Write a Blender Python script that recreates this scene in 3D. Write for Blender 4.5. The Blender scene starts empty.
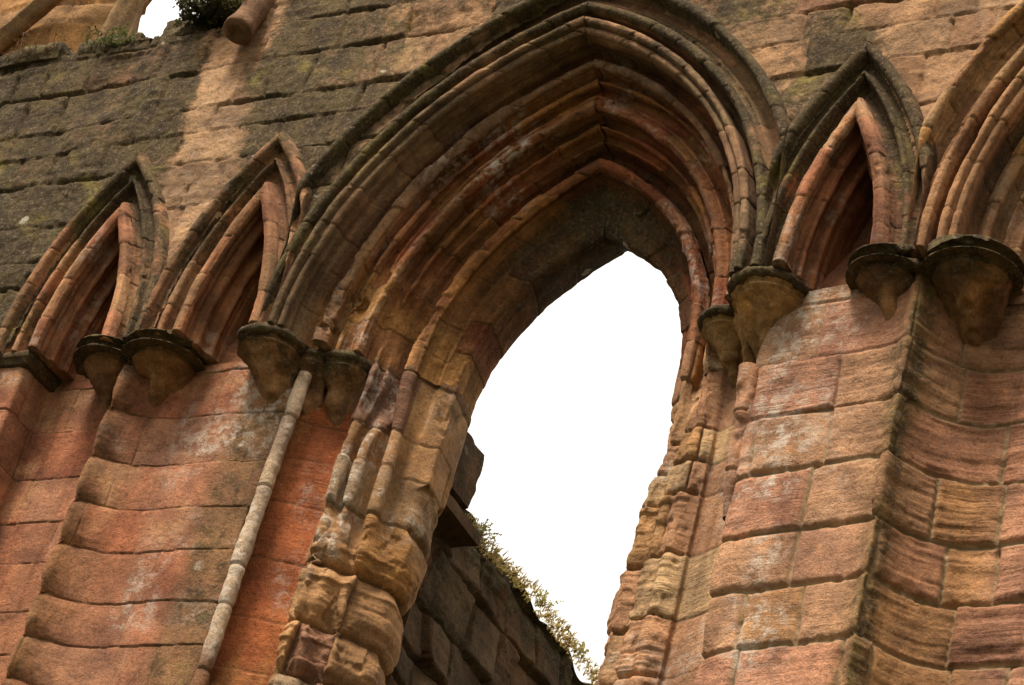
import bpy, math, random
import numpy as np

# ------------------------------------------------------------------ camera, sky, sun, exposure
sc = bpy.context.scene
COL = sc.collection
D0 = 10.0        # distance of the wall's front plane from the camera (metres)
EYE = 1.6        # camera height
YAW, PITCH, ROLL = (math.radians(a) for a in (-35.116, 34.923, 15.893))
FOCAL_PX = 2839.0

from mathutils import Matrix, Vector
fw = Vector((math.sin(YAW)*math.cos(PITCH), math.cos(YAW)*math.cos(PITCH), math.sin(PITCH)))
r0 = Vector((math.cos(YAW), -math.sin(YAW), 0)); u0 = r0.cross(fw)
rt = math.cos(ROLL)*r0 + math.sin(ROLL)*u0
up = -math.sin(ROLL)*r0 + math.cos(ROLL)*u0
cd = bpy.data.cameras.new('camera'); cam = bpy.data.objects.new('camera', cd); COL.objects.link(cam)
cam.matrix_world = Matrix(((rt.x, up.x, -fw.x, 0), (rt.y, up.y, -fw.y, 0), (rt.z, up.z, -fw.z, EYE), (0, 0, 0, 1)))
cd.sensor_fit = 'HORIZONTAL'; cd.sensor_width = 36.0
cd.lens = FOCAL_PX/1024.0*36.0
cd.clip_end = 3000
sc.camera = cam

SUN_EL, SUN_AZ = math.radians(60), math.radians(196)   # azimuth from +Y clockwise
w = bpy.data.worlds.new('World'); sc.world = w; w.use_nodes = True
nt = w.node_tree; nt.nodes.clear()
sky = nt.nodes.new('ShaderNodeTexSky'); sky.sky_type = 'NISHITA'; sky.sun_disc = False
sky.sun_elevation = SUN_EL; sky.sun_rotation = SUN_AZ
sky.dust_density = 6.0; sky.air_density = 1.0; sky.ozone_density = 0.6
hs = nt.nodes.new('ShaderNodeHueSaturation'); hs.inputs['Saturation'].default_value = 0.12
bg = nt.nodes.new('ShaderNodeBackground'); bg.inputs['Strength'].default_value = 0.12
wo = nt.nodes.new('ShaderNodeOutputWorld')
cl = nt.nodes.new('ShaderNodeMix'); cl.data_type = 'RGBA'; cl.inputs['Factor'].default_value = 0.8     # high white overcast
wtc = nt.nodes.new('ShaderNodeTexCoord'); wsx = nt.nodes.new('ShaderNodeSeparateXYZ'); nt.links.new(wtc.outputs['Generated'], wsx.inputs[0])
wmr = nt.nodes.new('ShaderNodeMapRange'); wmr.inputs[1].default_value = 0.0; wmr.inputs[2].default_value = 1.0; wmr.inputs[3].default_value = 0.15; wmr.inputs[4].default_value = 1.12
nt.links.new(wsx.outputs['Z'], wmr.inputs[0])
wcl = nt.nodes.new('ShaderNodeVectorMath'); wcl.operation = 'SCALE'; wcl.inputs[0].default_value = (9.8, 9.35, 8.55); nt.links.new(wmr.outputs[0], wcl.inputs['Scale'])
nt.links.new(wcl.outputs[0], cl.inputs[7])
nt.links.new(sky.outputs[0], hs.inputs['Color']); nt.links.new(hs.outputs[0], cl.inputs[6]); nt.links.new(cl.outputs[2], bg.inputs['Color'])
nt.links.new(bg.outputs[0], wo.inputs['Surface'])

ld = bpy.data.lights.new('sun', 'SUN'); ld.energy = 3.0; ld.angle = math.radians(14); ld.color = (1.0, 0.91, 0.79)
lo = bpy.data.objects.new('sun', ld); COL.objects.link(lo)
sd = Vector((math.sin(SUN_AZ)*math.cos(SUN_EL), math.cos(SUN_AZ)*math.cos(SUN_EL), math.sin(SUN_EL)))
lo.rotation_euler = (-sd).to_track_quat('-Z', 'Y').to_euler(); lo.location = (0, 0, 30)

sc.view_settings.view_transform = 'Standard'; sc.view_settings.look = 'None'
sc.view_settings.gamma = 1.0; sc.view_settings.use_curve_mapping = False
sc.view_settings.exposure = 0.95
sc.cycles.max_bounces = 5; sc.cycles.diffuse_bounces = 3

# ------------------------------------------------------------------ numpy noise
rng = np.random.default_rng(7)
def _h(ix, iy, iz, seed):
    n = (ix.astype(np.int64)*374761393 + iy.astype(np.int64)*668265263 + iz.astype(np.int64)*2147483647 + seed*1274126177) & 0xffffffff
    n = ((n ^ (n >> 13))*1274126177) & 0xffffffff
    n = ((n ^ (n >> 16))*2246822519) & 0xffffffff
    n = n ^ (n >> 15)
    return n.astype(np.float64)/4294967295.0
def h1(*k):
    """hash of integer arrays to 0..1"""
    a = [np.asarray(x) for x in k]
    while len(a) < 4: a.append(np.zeros(1, int))
    a = np.broadcast_arrays(*a)
    return _h(a[0], a[1], a[2], int(0)+1)*0.5 + 0.5*_h(a[3], a[0]+17, a[1]*3+a[2], 5) if False else _h(a[0]*7+a[3]*131, a[1], a[2], 11)
def vn(p, s=1.0, seed=0):
    """value noise -1..1 ; p (...,3), s = scale (features per metre; scalar or 3)"""
    q = p*np.asarray(s); i = np.floor(q).astype(np.int64); f = q-i; f = f*f*f*(f*(f*6-15)+10)
    x, y, z = i[..., 0], i[..., 1], i[..., 2]; fx, fy, fz = f[..., 0], f[..., 1], f[..., 2]
    def c(a, b, d): return _h(x+a, y+b, z+d, seed)
    l = lambda a, b, t: a+(b-a)*t
    return 2*l(l(l(c(0,0,0), c(1,0,0), fx), l(c(0,1,0), c(1,1,0), fx), fy),
               l(l(c(0,0,1), c(1,0,1), fx), l(c(0,1,1), c(1,1,1), fx), fy), fz)-1
def fbm(p, s=1.0, o=4, seed=0, g=0.5):
    a, t, n = 1.0, 0.0, 0.0
    s = np.asarray(s, float)
    for k in range(o):
        t = t + a*vn(p, s*(2.03**k), seed+k*13); n += a; a *= g
    return t/n
def ss(a, b, x):
    t = np.clip((x-a)/(b-a), 0, 1); return t*t*(3-2*t)
def mix(a, b, t):
    t = np.asarray(t)[..., None]; return a*(1-t)+b*t

# ------------------------------------------------------------------ node materials
def node(nt, kind, **kw):
    n = nt.nodes.new(kind)
    for k, v in kw.items():
        if k in n.inputs: n.inputs[k].default_value = v
        else: setattr(n, k, v)
    return n
def new_mat(name):
    m = bpy.data.materials.new(name); m.use_nodes = True
    t = m.node_tree; t.nodes.clear()
    out = t.nodes.new('ShaderNodeOutputMaterial'); b = t.nodes.new('ShaderNodeBsdfPrincipled')
    t.links.new(b.outputs[0], out.inputs['Surface'])
    return m, t, b
def math_n(t, op, a, b=None, clamp=False):
    n = t.nodes.new('ShaderNodeMath'); n.operation = op; n.use_clamp = clamp
    for i, v in enumerate((a, b)):
        if v is None: continue
        if hasattr(v, 'links'): t.links.new(v, n.inputs[i])
        else: n.inputs[i].default_value = v
    return n.outputs[0]
def mixc(t, fac, a, b, mode='MIX'):
    n = t.nodes.new('ShaderNodeMix'); n.data_type = 'RGBA'; n.blend_type = mode
    for s, v in ((n.inputs['Factor'], fac), (n.inputs[6], a), (n.inputs[7], b)):
        if hasattr(v, 'links'): t.links.new(v, s)
        elif isinstance(v, (tuple, list)): s.default_value = (*v, 1)
        else: s.default_value = v
    return n.outputs[2]
def ramp(t, fac, lo, hi, a=0.0, b=1.0):
    n = t.nodes.new('ShaderNodeMapRange'); n.interpolation_type = 'SMOOTHSTEP'
    t.links.new(fac, n.inputs[0])
    for i, v in zip((1, 2, 3, 4), (lo, hi, a, b)): n.inputs[i].default_value = v
    return n.outputs[0]
def noise_n(t, vec, scale, detail=4, rough=0.6, dist=0.0):
    n = node(t, 'ShaderNodeTexNoise', Scale=scale, Detail=detail, Roughness=rough, Distortion=dist)
    t.links.new(vec, n.inputs['Vector']); return n.outputs['Fac']

def stone_material(name='weathered_sandstone'):
    """Per-block stone colour and the mortar / moss / lime masks come with the mesh; grain, bedding, pits, lichen are noise."""
    m, t, b = new_mat(name)
    tc = t.nodes.new('ShaderNodeTexCoord'); obj = tc.outputs['Object']
    tnode = node(t, 'ShaderNodeAttribute', attribute_name='tint'); tint, hid = tnode.outputs['Color'], tnode.outputs['Alpha']
    wear = node(t, 'ShaderNodeAttribute', attribute_name='wear')
    sep = t.nodes.new('ShaderNodeSeparateColor'); t.links.new(wear.outputs['Color'], sep.inputs[0])
    moss, lime, mort = sep.outputs[0], sep.outputs[1], sep.outputs[2]
    # bedding streaks: noise squeezed along z
    mp = node(t, 'ShaderNodeMapping'); mp.inputs['Scale'].default_value = (1.4, 1.4, 17); mp.inputs['Rotation'].default_value = (0.05, 0.08, 0)
    offv = t.nodes.new('ShaderNodeVectorMath'); offv.operation = 'SCALE'; offv.inputs[0].default_value = (37, 51, 83); t.links.new(hid, offv.inputs['Scale'])
    adv = t.nodes.new('ShaderNodeVectorMath'); adv.operation = 'ADD'; t.links.new(obj, adv.inputs[0]); t.links.new(offv.outputs[0], adv.inputs[1])
    t.links.new(adv.outputs[0], mp.inputs[0])
    bedamt = ramp(t, hid, .30, .95, .02, 1.0)
    bed = noise_n(t, mp.outputs[0], 2.4, 6, 0.62, 0.6)
    blotch = noise_n(t, obj, 3.2, 6, 0.62, 0.4)
    mid = noise_n(t, obj, 16, 6, 0.68, 0.3)
    grain = noise_n(t, obj, 120, 4, 0.75)
    c = mixc(t, ramp(t, blotch, .34, .68), mixc(t, 1.0, tint, (.62, .58, .56), 'MULTIPLY'), mixc(t, 1.0, tint, (1.22, 1.16, 1.06), 'MULTIPLY'))
    c = mixc(t, math_n(t, 'MULTIPLY', ramp(t, bed, .42, .68, 0, .42), bedamt), c, mixc(t, 1.0, c, (.60, .52, .48), 'MULTIPLY'))
    c = mixc(t, ramp(t, mid, .50, .74, 0, .55), c, mixc(t, 1.0, c, (1.45, 1.35, 1.2), 'MULTIPLY'))
    c = mixc(t, ramp(t, mid, .47, .26, 0, .65), c, mixc(t, 1.0, c, (.50, .45, .42), 'MULTIPLY'))
    grit = noise_n(t, obj, 52, 5, 0.8, 0.2)
    c = mixc(t, ramp(t, grit, .50, .68, 0, .60), c, mixc(t, 1.0, c, (1.55, 1.45, 1.3), 'MULTIPLY'))
    c = mixc(t, ramp(t, grit, .48, .33, 0, .75), c, mixc(t, 1.0, c, (.46, .42, .40), 'MULTIPLY'))
    c = mixc(t, ramp(t, grain, .35, .7, 0, .45), mixc(t, 1.0, c, (.8, .78, .76), 'MULTIPLY'), mixc(t, 1.0, c, (1.3, 1.25, 1.18), 'MULTIPLY'))
    c = mixc(t, 1.0, c, (1.06, .99, .89), 'MULTIPLY')
    mps = node(t, 'ShaderNodeMapping'); mps.inputs['Scale'].default_value = (7, 7, .55); t.links.new(obj, mps.inputs[0])
    strk = noise_n(t, mps.outputs[0], 1.0, 6, 0.68, 0.5)
    c = mixc(t, ramp(t, strk, .52, .70, 0, .55), c, mixc(t, 1.0, c, (.50, .43, .38), 'MULTIPLY'))
    # mortar
    mcol = mixc(t, ramp(t, mid, .3, .7), (.26, .165, .08), (.42, .28, .15))
    c = mixc(t, mort, c, mcol)
    # lime bloom / salts in flecks
    fl = noise_n(t, obj, 15, 9, 0.74, 0.25)
    lf = math_n(t, 'MULTIPLY', ramp(t, fl, .45, .60), lime, True)
    c = mixc(t, lf, c, mixc(t, ramp(t, grain, .3, .7), (.44, .33, .24), (.62, .53, .43)))
    # moss and dark algae
    mn = noise_n(t, obj, 9, 7, 0.72, 0.5)
    mv = math_n(t, 'ADD', math_n(t, 'MULTIPLY', moss, 1.5), math_n(t, 'MULTIPLY', math_n(t, 'SUBTRACT', mn, .5), 1.9))
    mf = ramp(t, mv, .35, .95, 0, .93)
    hue = noise_n(t, obj, 5.5, 5, 0.65, 0.4)
    mossc = mixc(t, ramp(t, hue, .38, .66), (.032, .022, .011), (.068, .049, .018))
    mossc = mixc(t, ramp(t, mid, .48, .72, 0, .7), mossc, (.115, .083, .042))
    mossc = mixc(t, ramp(t, noise_n(t, obj, 2.3, 7, .75, .5), .54, .68, 0, .80), mossc, (.165, .130, .028))
    mossc = mixc(t, ramp(t, grit, .54, .66, 0, .75), mossc, (.21, .165, .105))
    mossc = mixc(t, ramp(t, grit, .46, .34, 0, .8), mossc, (.022, .016, .009))
    mossc = mixc(t, ramp(t, grain, .35, .7, 0, .6), mossc, mixc(t, 1.0, mossc, (2.0, 1.9, 1.7), 'MULTIPLY'))
    c = mixc(t, mf, c, mossc)
    # crustose lichen: pale discs, only where moss grows
    vo = node(t, 'ShaderNodeTexVoronoi', Scale=5.5, Randomness=1.0); vo.feature = 'F1'
    dv = t.nodes.new('ShaderNodeVectorMath'); dv.operation = 'ADD'
    nzc = node(t, 'ShaderNodeTexNoise', Scale=30, Detail=3); t.links.new(obj, nzc.inputs['Vector'])
    sc_ = t.nodes.new('ShaderNodeVectorMath'); sc_.operation = 'SCALE'; sc_.inputs['Scale'].default_value = .05
    t.links.new(nzc.outputs['Color'], sc_.inputs[0]); t.links.new(obj, dv.inputs[0]); t.links.new(sc_.outputs[0], dv.inputs[1])
    t.links.new(dv.outputs[0], vo.inputs['Vector'])
    sepc = t.nodes.new('ShaderNodeSeparateColor'); t.links.new(vo.outputs['Color'], sepc.inputs[0])
    size = ramp(t, sepc.outputs[0], .68, 1.0, -.12, .20)
    li = math_n(t, 'MULTIPLY', ramp(t, math_n(t, 'SUBTRACT', size, vo.outputs['Distance']), -.01, .03), ramp(t, moss, .25, .5), True)
    c = mixc(t, math_n(t, 'MULTIPLY', li, ramp(t, fl, .36, .54, .1, .85)), c, (.42, .37, .27))
    t.links.new(c, b.inputs['Base Color'])
    b.inputs['Roughness'].default_value = .92; b.inputs['Specular IOR Level'].default_value = .18
    # relief
    pit = node(t, 'ShaderNodeTexVoronoi', Scale=34, Randomness=1.0); t.links.new(obj, pit.inputs['Vector'])
    pits = ramp(t, pit.outputs['Distance'], .10, .32, -1, 0)
    bedl = ramp(t, bed, .3, .7, 1, -1)
    hgt = math_n(t, 'ADD', math_n(t, 'MULTIPLY', mid, 1.5), math_n(t, 'ADD', math_n(t, 'MULTIPLY', grain, .55), math_n(t, 'MULTIPLY', grit, 1.0)))
    hgt = math_n(t, 'ADD', hgt, math_n(t, 'MULTIPLY', pits, .16))
    hgt = math_n(t, 'ADD', hgt, math_n(t, 'MULTIPLY', math_n(t, 'MULTIPLY', bedl, bedamt), .22))
    hgt = math_n(t, 'ADD', hgt, math_n(t, 'MULTIPLY', math_n(t, 'MULTIPLY', mf, mn), 1.2))
    bp = node(t, 'ShaderNodeBump', Strength=.85, Distance=.014); t.links.new(hgt, bp.inputs['Height'])
    t.links.new(bp.outputs[0], b.inputs['Normal'])
    return m
STONE = stone_material()

def leaf_material(name, c1, c2):
    m, t, b = new_mat(name)
    tc = t.nodes.new('ShaderNodeTexCoord')
    n = noise_n(t, tc.outputs['Object'], 9, 3)
    t.links.new(mixc(t, ramp(t, n, .35, .65), c1, c2), b.inputs['Base Color'])
    b.inputs['Roughness'].default_value = .7; b.inputs['Specular IOR Level'].default_value = .2
    tr = t.nodes.new('ShaderNodeBsdfTranslucent'); mx = t.nodes.new('ShaderNodeMixShader'); mx.inputs[0].default_value = .45
    t.links.new(b.inputs['Base Color'].links[0].from_socket, tr.inputs['Color']); out = [n for n in t.nodes if n.type == 'OUTPUT_MATERIAL'][0]
    t.links.new(b.outputs[0], mx.inputs[1]); t.links.new(tr.outputs[0], mx.inputs[2]); t.links.new(mx.outputs[0], out.inputs['Surface'])
    return m
M_FERN = leaf_material('russet_fern', (.10, .045, .018), (.16, .085, .03))
M_LEAF = leaf_material('dark_ivy', (.035, .036, .012), (.09, .075, .025))
M_MOSS = leaf_material('green_moss', (.045, .055, .012), (.11, .12, .022))
M_GRASS = leaf_material('dry_grass', (.30, .21, .07), (.46, .35, .13))
M_HERB = leaf_material('yellow_green_herb', (.24, .24, .05), (.42, .38, .10))

# ------------------------------------------------------------------ objects
def empty(name, loc, label, cat, group=None):
    o = bpy.data.objects.new(name, None); COL.objects.link(o); o.location = loc
    o['label'] = label; o['category'] = cat; o['kind'] = 'thing'
    if group: o['group'] = group
    return o
def node_empty(name, parent):
    o = bpy.data.objects.new(name, None); COL.objects.link(o); o.parent = parent
    return o
def org(parent):
    v = Vector((0, 0, 0)); p = parent
    while p is not None: v = v + p.location; p = p.parent
    return np.array(v)
def mesh_from(name, V, F, mat, parent=None, tint=None, wear=None, smooth=True, hid=None):
    """V (n,3) world, F (m,4) or (m,3) int array or list"""
    me = bpy.data.meshes.new(name)
    V = np.asarray(V, float) - org(parent)
    if isinstance(F, np.ndarray):
        k = F.shape[1]
        me.vertices.add(len(V)); me.vertices.foreach_set('co', V.astype(np.float32).ravel())
        me.loops.add(F.size); me.loops.foreach_set('vertex_index', F.astype(np.int32).ravel())
        me.polygons.add(len(F)); me.polygons.foreach_set('loop_start', (np.arange(len(F))*k).astype(np.int32))
        me.polygons.foreach_set('loop_total', np.full(len(F), k, np.int32))
        me.update(calc_edges=True)
    else:
        me.from_pydata([tuple(x) for x in V], [], [tuple(f) for f in F]); me.update()
    for nm, A in (('tint', tint), ('wear', wear)):
        if A is None: continue
        at = me.attributes.new(nm, 'FLOAT_COLOR', 'POINT')
        rgba = np.ones((len(V), 4), np.float32); rgba[:, :3] = A.reshape(-1, 3)
        if nm == 'tint': rgba[:, 3] = .3 if hid is None else np.asarray(hid).ravel()
        at.data.foreach_set('color', rgba.ravel())
    me.polygons.foreach_set('use_smooth', np.full(len(me.polygons), smooth))
    me.materials.append(mat)
    o = bpy.data.objects.new(name, me); COL.objects.link(o); o.parent = parent
    return o
def grid_faces(n, m, closed=False):
    i = np.arange(n*m).reshape(n, m)
    if closed: i = np.concatenate([i, i[:, :1]], 1)
    return np.stack([i[:-1, :-1], i[1:, :-1], i[1:, 1:], i[:-1, 1:]], -1).reshape(-1, 4)
def wv(x, w_, v):
    """wall coordinates (along, into the wall, above the eye) to world"""
    x, w_, v = np.broadcast_arrays(x, w_, v)
    return np.stack([x, D0+w_, EYE+v], -1).astype(float)
def normals(P, flip=1):
    a = np.gradient(P, axis=0); b = np.gradient(P, axis=1)
    n = np.cross(a, b); return flip*n/(np.linalg.norm(n, axis=-1, keepdims=True)+1e-12)
def resample(pts, step):
    pts = np.asarray(pts, float)
    d = np.r_[0, np.cumsum(np.hypot(*(np.diff(pts[:, :2], axis=0).T)))]
    n = max(3, int(d[-1]/step)); q = np.linspace(0, d[-1], n)
    return np.stack([np.interp(q, d, pts[:, k]) for k in range(pts.shape[1])], 1), q
def smooth1(p, sig):
    """gaussian along axis 0, ends held; sig in samples"""
    k = int(max(1, round(sig*3))); x = np.arange(-k, k+1); g = np.exp(-.5*(x/sig)**2); g /= g.sum()
    q = np.concatenate([2*p[:1]-p[k:0:-1], p, 2*p[-1:]-p[-2:-k-2:-1]]) if len(p) > k+1 else np.concatenate([np.repeat(p[:1], k, 0), p, np.repeat(p[-1:], k, 0)])
    return np.stack([np.convolve(q[:, j], g, 'valid') for j in range(p.shape[1])], 1)

S = 8.884                                   # springing level above the eye
XB = -7.168                                 # centre of the window
N1, N2, NR = -10.075, -9.043, -5.317        # centres of the three small blind arches
XR = -3.37                                  # centre of the next large arch
C = lambda *a: np.array(a, float)
PINK, RED, OCHRE = C(.40, .205, .115), C(.33, .105, .042), C(.44, .235, .075)
TAN, GREY, PALE = C(.43, .285, .155), C(.235, .165, .10), C(.55, .45, .34)
PURP, DARK, ROSE = C(.25, .125, .085), C(.15, .092, .052), C(.36, .16, .09)

def palette(h, cols, wts):
    cw = np.cumsum(np.array(wts, float)/sum(wts)); idx = np.searchsorted(cw, np.clip(h, 0, .9999))
    return np.array(cols)[idx]

# ------------------------------------------------------------------ masonry pattern
class Courses:
    def __init__(self, v0, v1, ch, bl, seed, jit=.25):
        r = np.random.default_rng(seed)
        lv = [v0]
        while lv[-1] < v1: lv.append(lv[-1]+ch*(1+jit*r.uniform(-1, 1)))
        self.lv = np.array(lv); self.seed = seed; self.js = []
        for k in range(len(lv)+1):
            x = [-3+r.uniform(0, bl)]
            while x[-1] < 12: x.append(x[-1]+bl*r.uniform(.55, 1.5))
            self.js.append(np.array(x))
    def at(self, s, v):
        """distance to bed joint, distance to upright joint, hash ids, local coords (-1..1)"""
        c = np.clip(np.searchsorted(self.lv, v)-1, 0, len(self.lv)-2)
        db = np.minimum(v-self.lv[c], self.lv[c+1]-v); lz = 2*(v-self.lv[c])/(self.lv[c+1]-self.lv[c])-1
        du = np.zeros_like(s); bi = np.zeros(s.shape, int); lx = np.zeros_like(s)
        for k in np.unique(c):
            m = c == k; J = self.js[k]; b = np.clip(np.searchsorted(J, s[m])-1, 0, len(J)-2)
            du[m] = np.minimum(s[m]-J[b], J[b+1]-s[m]); bi[m] = b; lx[m] = 2*(s[m]-J[b])/(J[b+1]-J[b])-1
        return db, du, c, bi, lx, lz

def masonry(P, s, v, cs, pillow, jw, jd, warp=.02, off=.006, tilt=.006, rough=.006, mortar=0.0, seed=0):
    """returns displacement along the outward normal, block hash, mortar mask"""
    q = P
    ws = s+warp*fbm(q, 2.2, 3, seed+1); wz = v+warp*.8*fbm(q, 2.0, 3, seed+2)+.006*vn(q, 14, seed+3)
    db, du, c, bi, lx, lz = cs.at(ws, wz)
    hh = h1(c, bi, np.full_like(c, cs.seed)); h2 = h1(c, bi, np.full_like(c, cs.seed+50)); h3 = h1(c, bi, np.full_like(c, cs.seed+90))
    d = np.minimum(db, du*1.15)
    d = d-.5*jw*(.5+.5*vn(q, 6, seed+4))
    inside = np.maximum(d, 0)
    disp = off*(2*hh-1)+tilt*((2*h2-1)*lx+(2*h3-1)*lz)
    disp = disp-pillow*np.exp(-inside/np.maximum(pillow*.9, .004))
    g = 1-ss(0, jw, np.abs(d)+np.where(d < 0, 0, 0)) if False else 1-ss(-.2*jw, jw, d)
    disp = disp-jd*g
    # scaling and hollows of the stone itself, stronger on some blocks
    soft = .35+1.3*h3*h3
    disp = disp+rough*soft*(fbm(q, 4.5, 4, seed+5)+.45*fbm(q, 15, 3, seed+6))
    bedding = fbm(q, np.array([1.5, 1.5, 26.]), 3, seed+7); disp = disp+rough*.55*soft*bedding
    return disp, hh, h2, (g*mortar), d

# ------------------------------------------------------------------ the main wall and its parts
BASE = (XB, D0, 0)
wall = empty('abbey_wall', BASE, 'ruined red sandstone abbey wall with a tall pointed window opening', 'wall')

# ---- upper wall face (spandrels) with the arch heads cut out
def arch_R(x, v, xc, c):       # radius measured for a two-centred arch; x may lie on either side
    return np.hypot(np.abs(x-xc)+c, np.maximum(v-S, 0))-c
def upper_face():
    st = .011
    xs = np.arange(-14.5, -3.2, st); vs = np.arange(S-.05, 12.45, st)
    X, Vv = np.meshgrid(xs, vs, indexing='ij')
    P = wv(X, 0*X, Vv)
    cs = Courses(S-.4, 13.2, .27, .40, 21, .30)
    disp, hh, h2, mo, d = masonry(P, X+13, Vv, cs, .002, .006, .010, warp=.026, off=.006, tilt=.008, rough=.012, seed=100)
    # rougher, slipped masonry at the upper left
    ul = ss(-9.4, -10.6, X)
    disp = disp+ul*.022*fbm(P, 3.2, 4, 131)+.006*fbm(P, 26, 3, 133)
    # open joints: deep ragged gaps on some beds
    gap = ss(.15, .5, fbm(P, np.array([1.3, 1, 4]), 3, 140))
    disp = disp-gap*.026*(1-ss(0, .018, d))-.02*ss(.15, .5, fbm(P, 8, 3, 141))*np.exp(-np.maximum(d, 0)/.03)
    # broken shelf with bright moss
    Wd = .02-disp
    tint = palette(hh, [C(.35, .225, .14), C(.36, .245, .155), C(.31, .21, .135), C(.37, .23, .14), C(.34, .20, .14)], [4, 4, 2, .8, 2])*(.78+.44*h2)[..., None]
    strip = ss(-10.02, -9.74, X+.16*fbm(P, 2, 3, 150)+.05*(Vv-10.2))*(1-ss(-9.58, -9.30, X+.16*fbm(P, 2, 3, 151)+.05*(Vv-10.2)))
    moss = .80-.25*ss(-9.2, -8.2, X)-.05*ss(-7, -6, X)
    moss = moss*(1-.98*strip)
    moss = moss-.62*ss(-5.75, -5.25, X+.35*fbm(P, 1.3, 3, 152)-.12*(Vv-9.8))
    moss = moss+.30*fbm(P, 1.6, 4, 153)+.34*(h1((hh*9999).astype(int), (h2*999).astype(int))-.62)
    moss = moss+.25*ss(-5.9, -5.4, X)*ss(-4.9, -5.3, X)*ss(10.9, 10.3, Vv)
    dk = ul[..., None]
    tint = tint*(1-.40*dk*(1-strip)[..., None])
    lime = .12*strip+.1*ss(-5.2, -4.6, X)
    wear = np.stack([np.clip(moss, 0, 1), lime, .35*mo], -1)
    P[..., 1] = D0+Wd
    top = 11.40+.06*fbm(P*np.array([1, 0, 0]), 1.6, 3, 160)+.03*vn(P*np.array([1, 0, 0]), 7, 161)
    keep = (Vv < top+10*(X > -9.56)) & (arch_R(X, Vv, XB, .855) > 1.60) & (arch_R(X, Vv, XR, .855) > 1.60)
    for n in (N1, N2, NR): keep &= arch_R(X, Vv, n, 1.871) > .45
    keep &= Vv > np.where((X < -10.55), S-.02, S+.06)
    f = grid_faces(*X.shape); k = keep.ravel()[f].all(1); f = f[k]
    used = np.unique(f); remap = np.zeros(X.size, int); remap[used] = np.arange(len(used))
    mesh_from('spandrel_face', P.reshape(-1, 3)[used], remap[f], STONE, wall, tint.reshape(-1, 3)[used], wear.reshape(-1, 3)[used], hid=.6*hh.ravel()[used])
upper_face()

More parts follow.
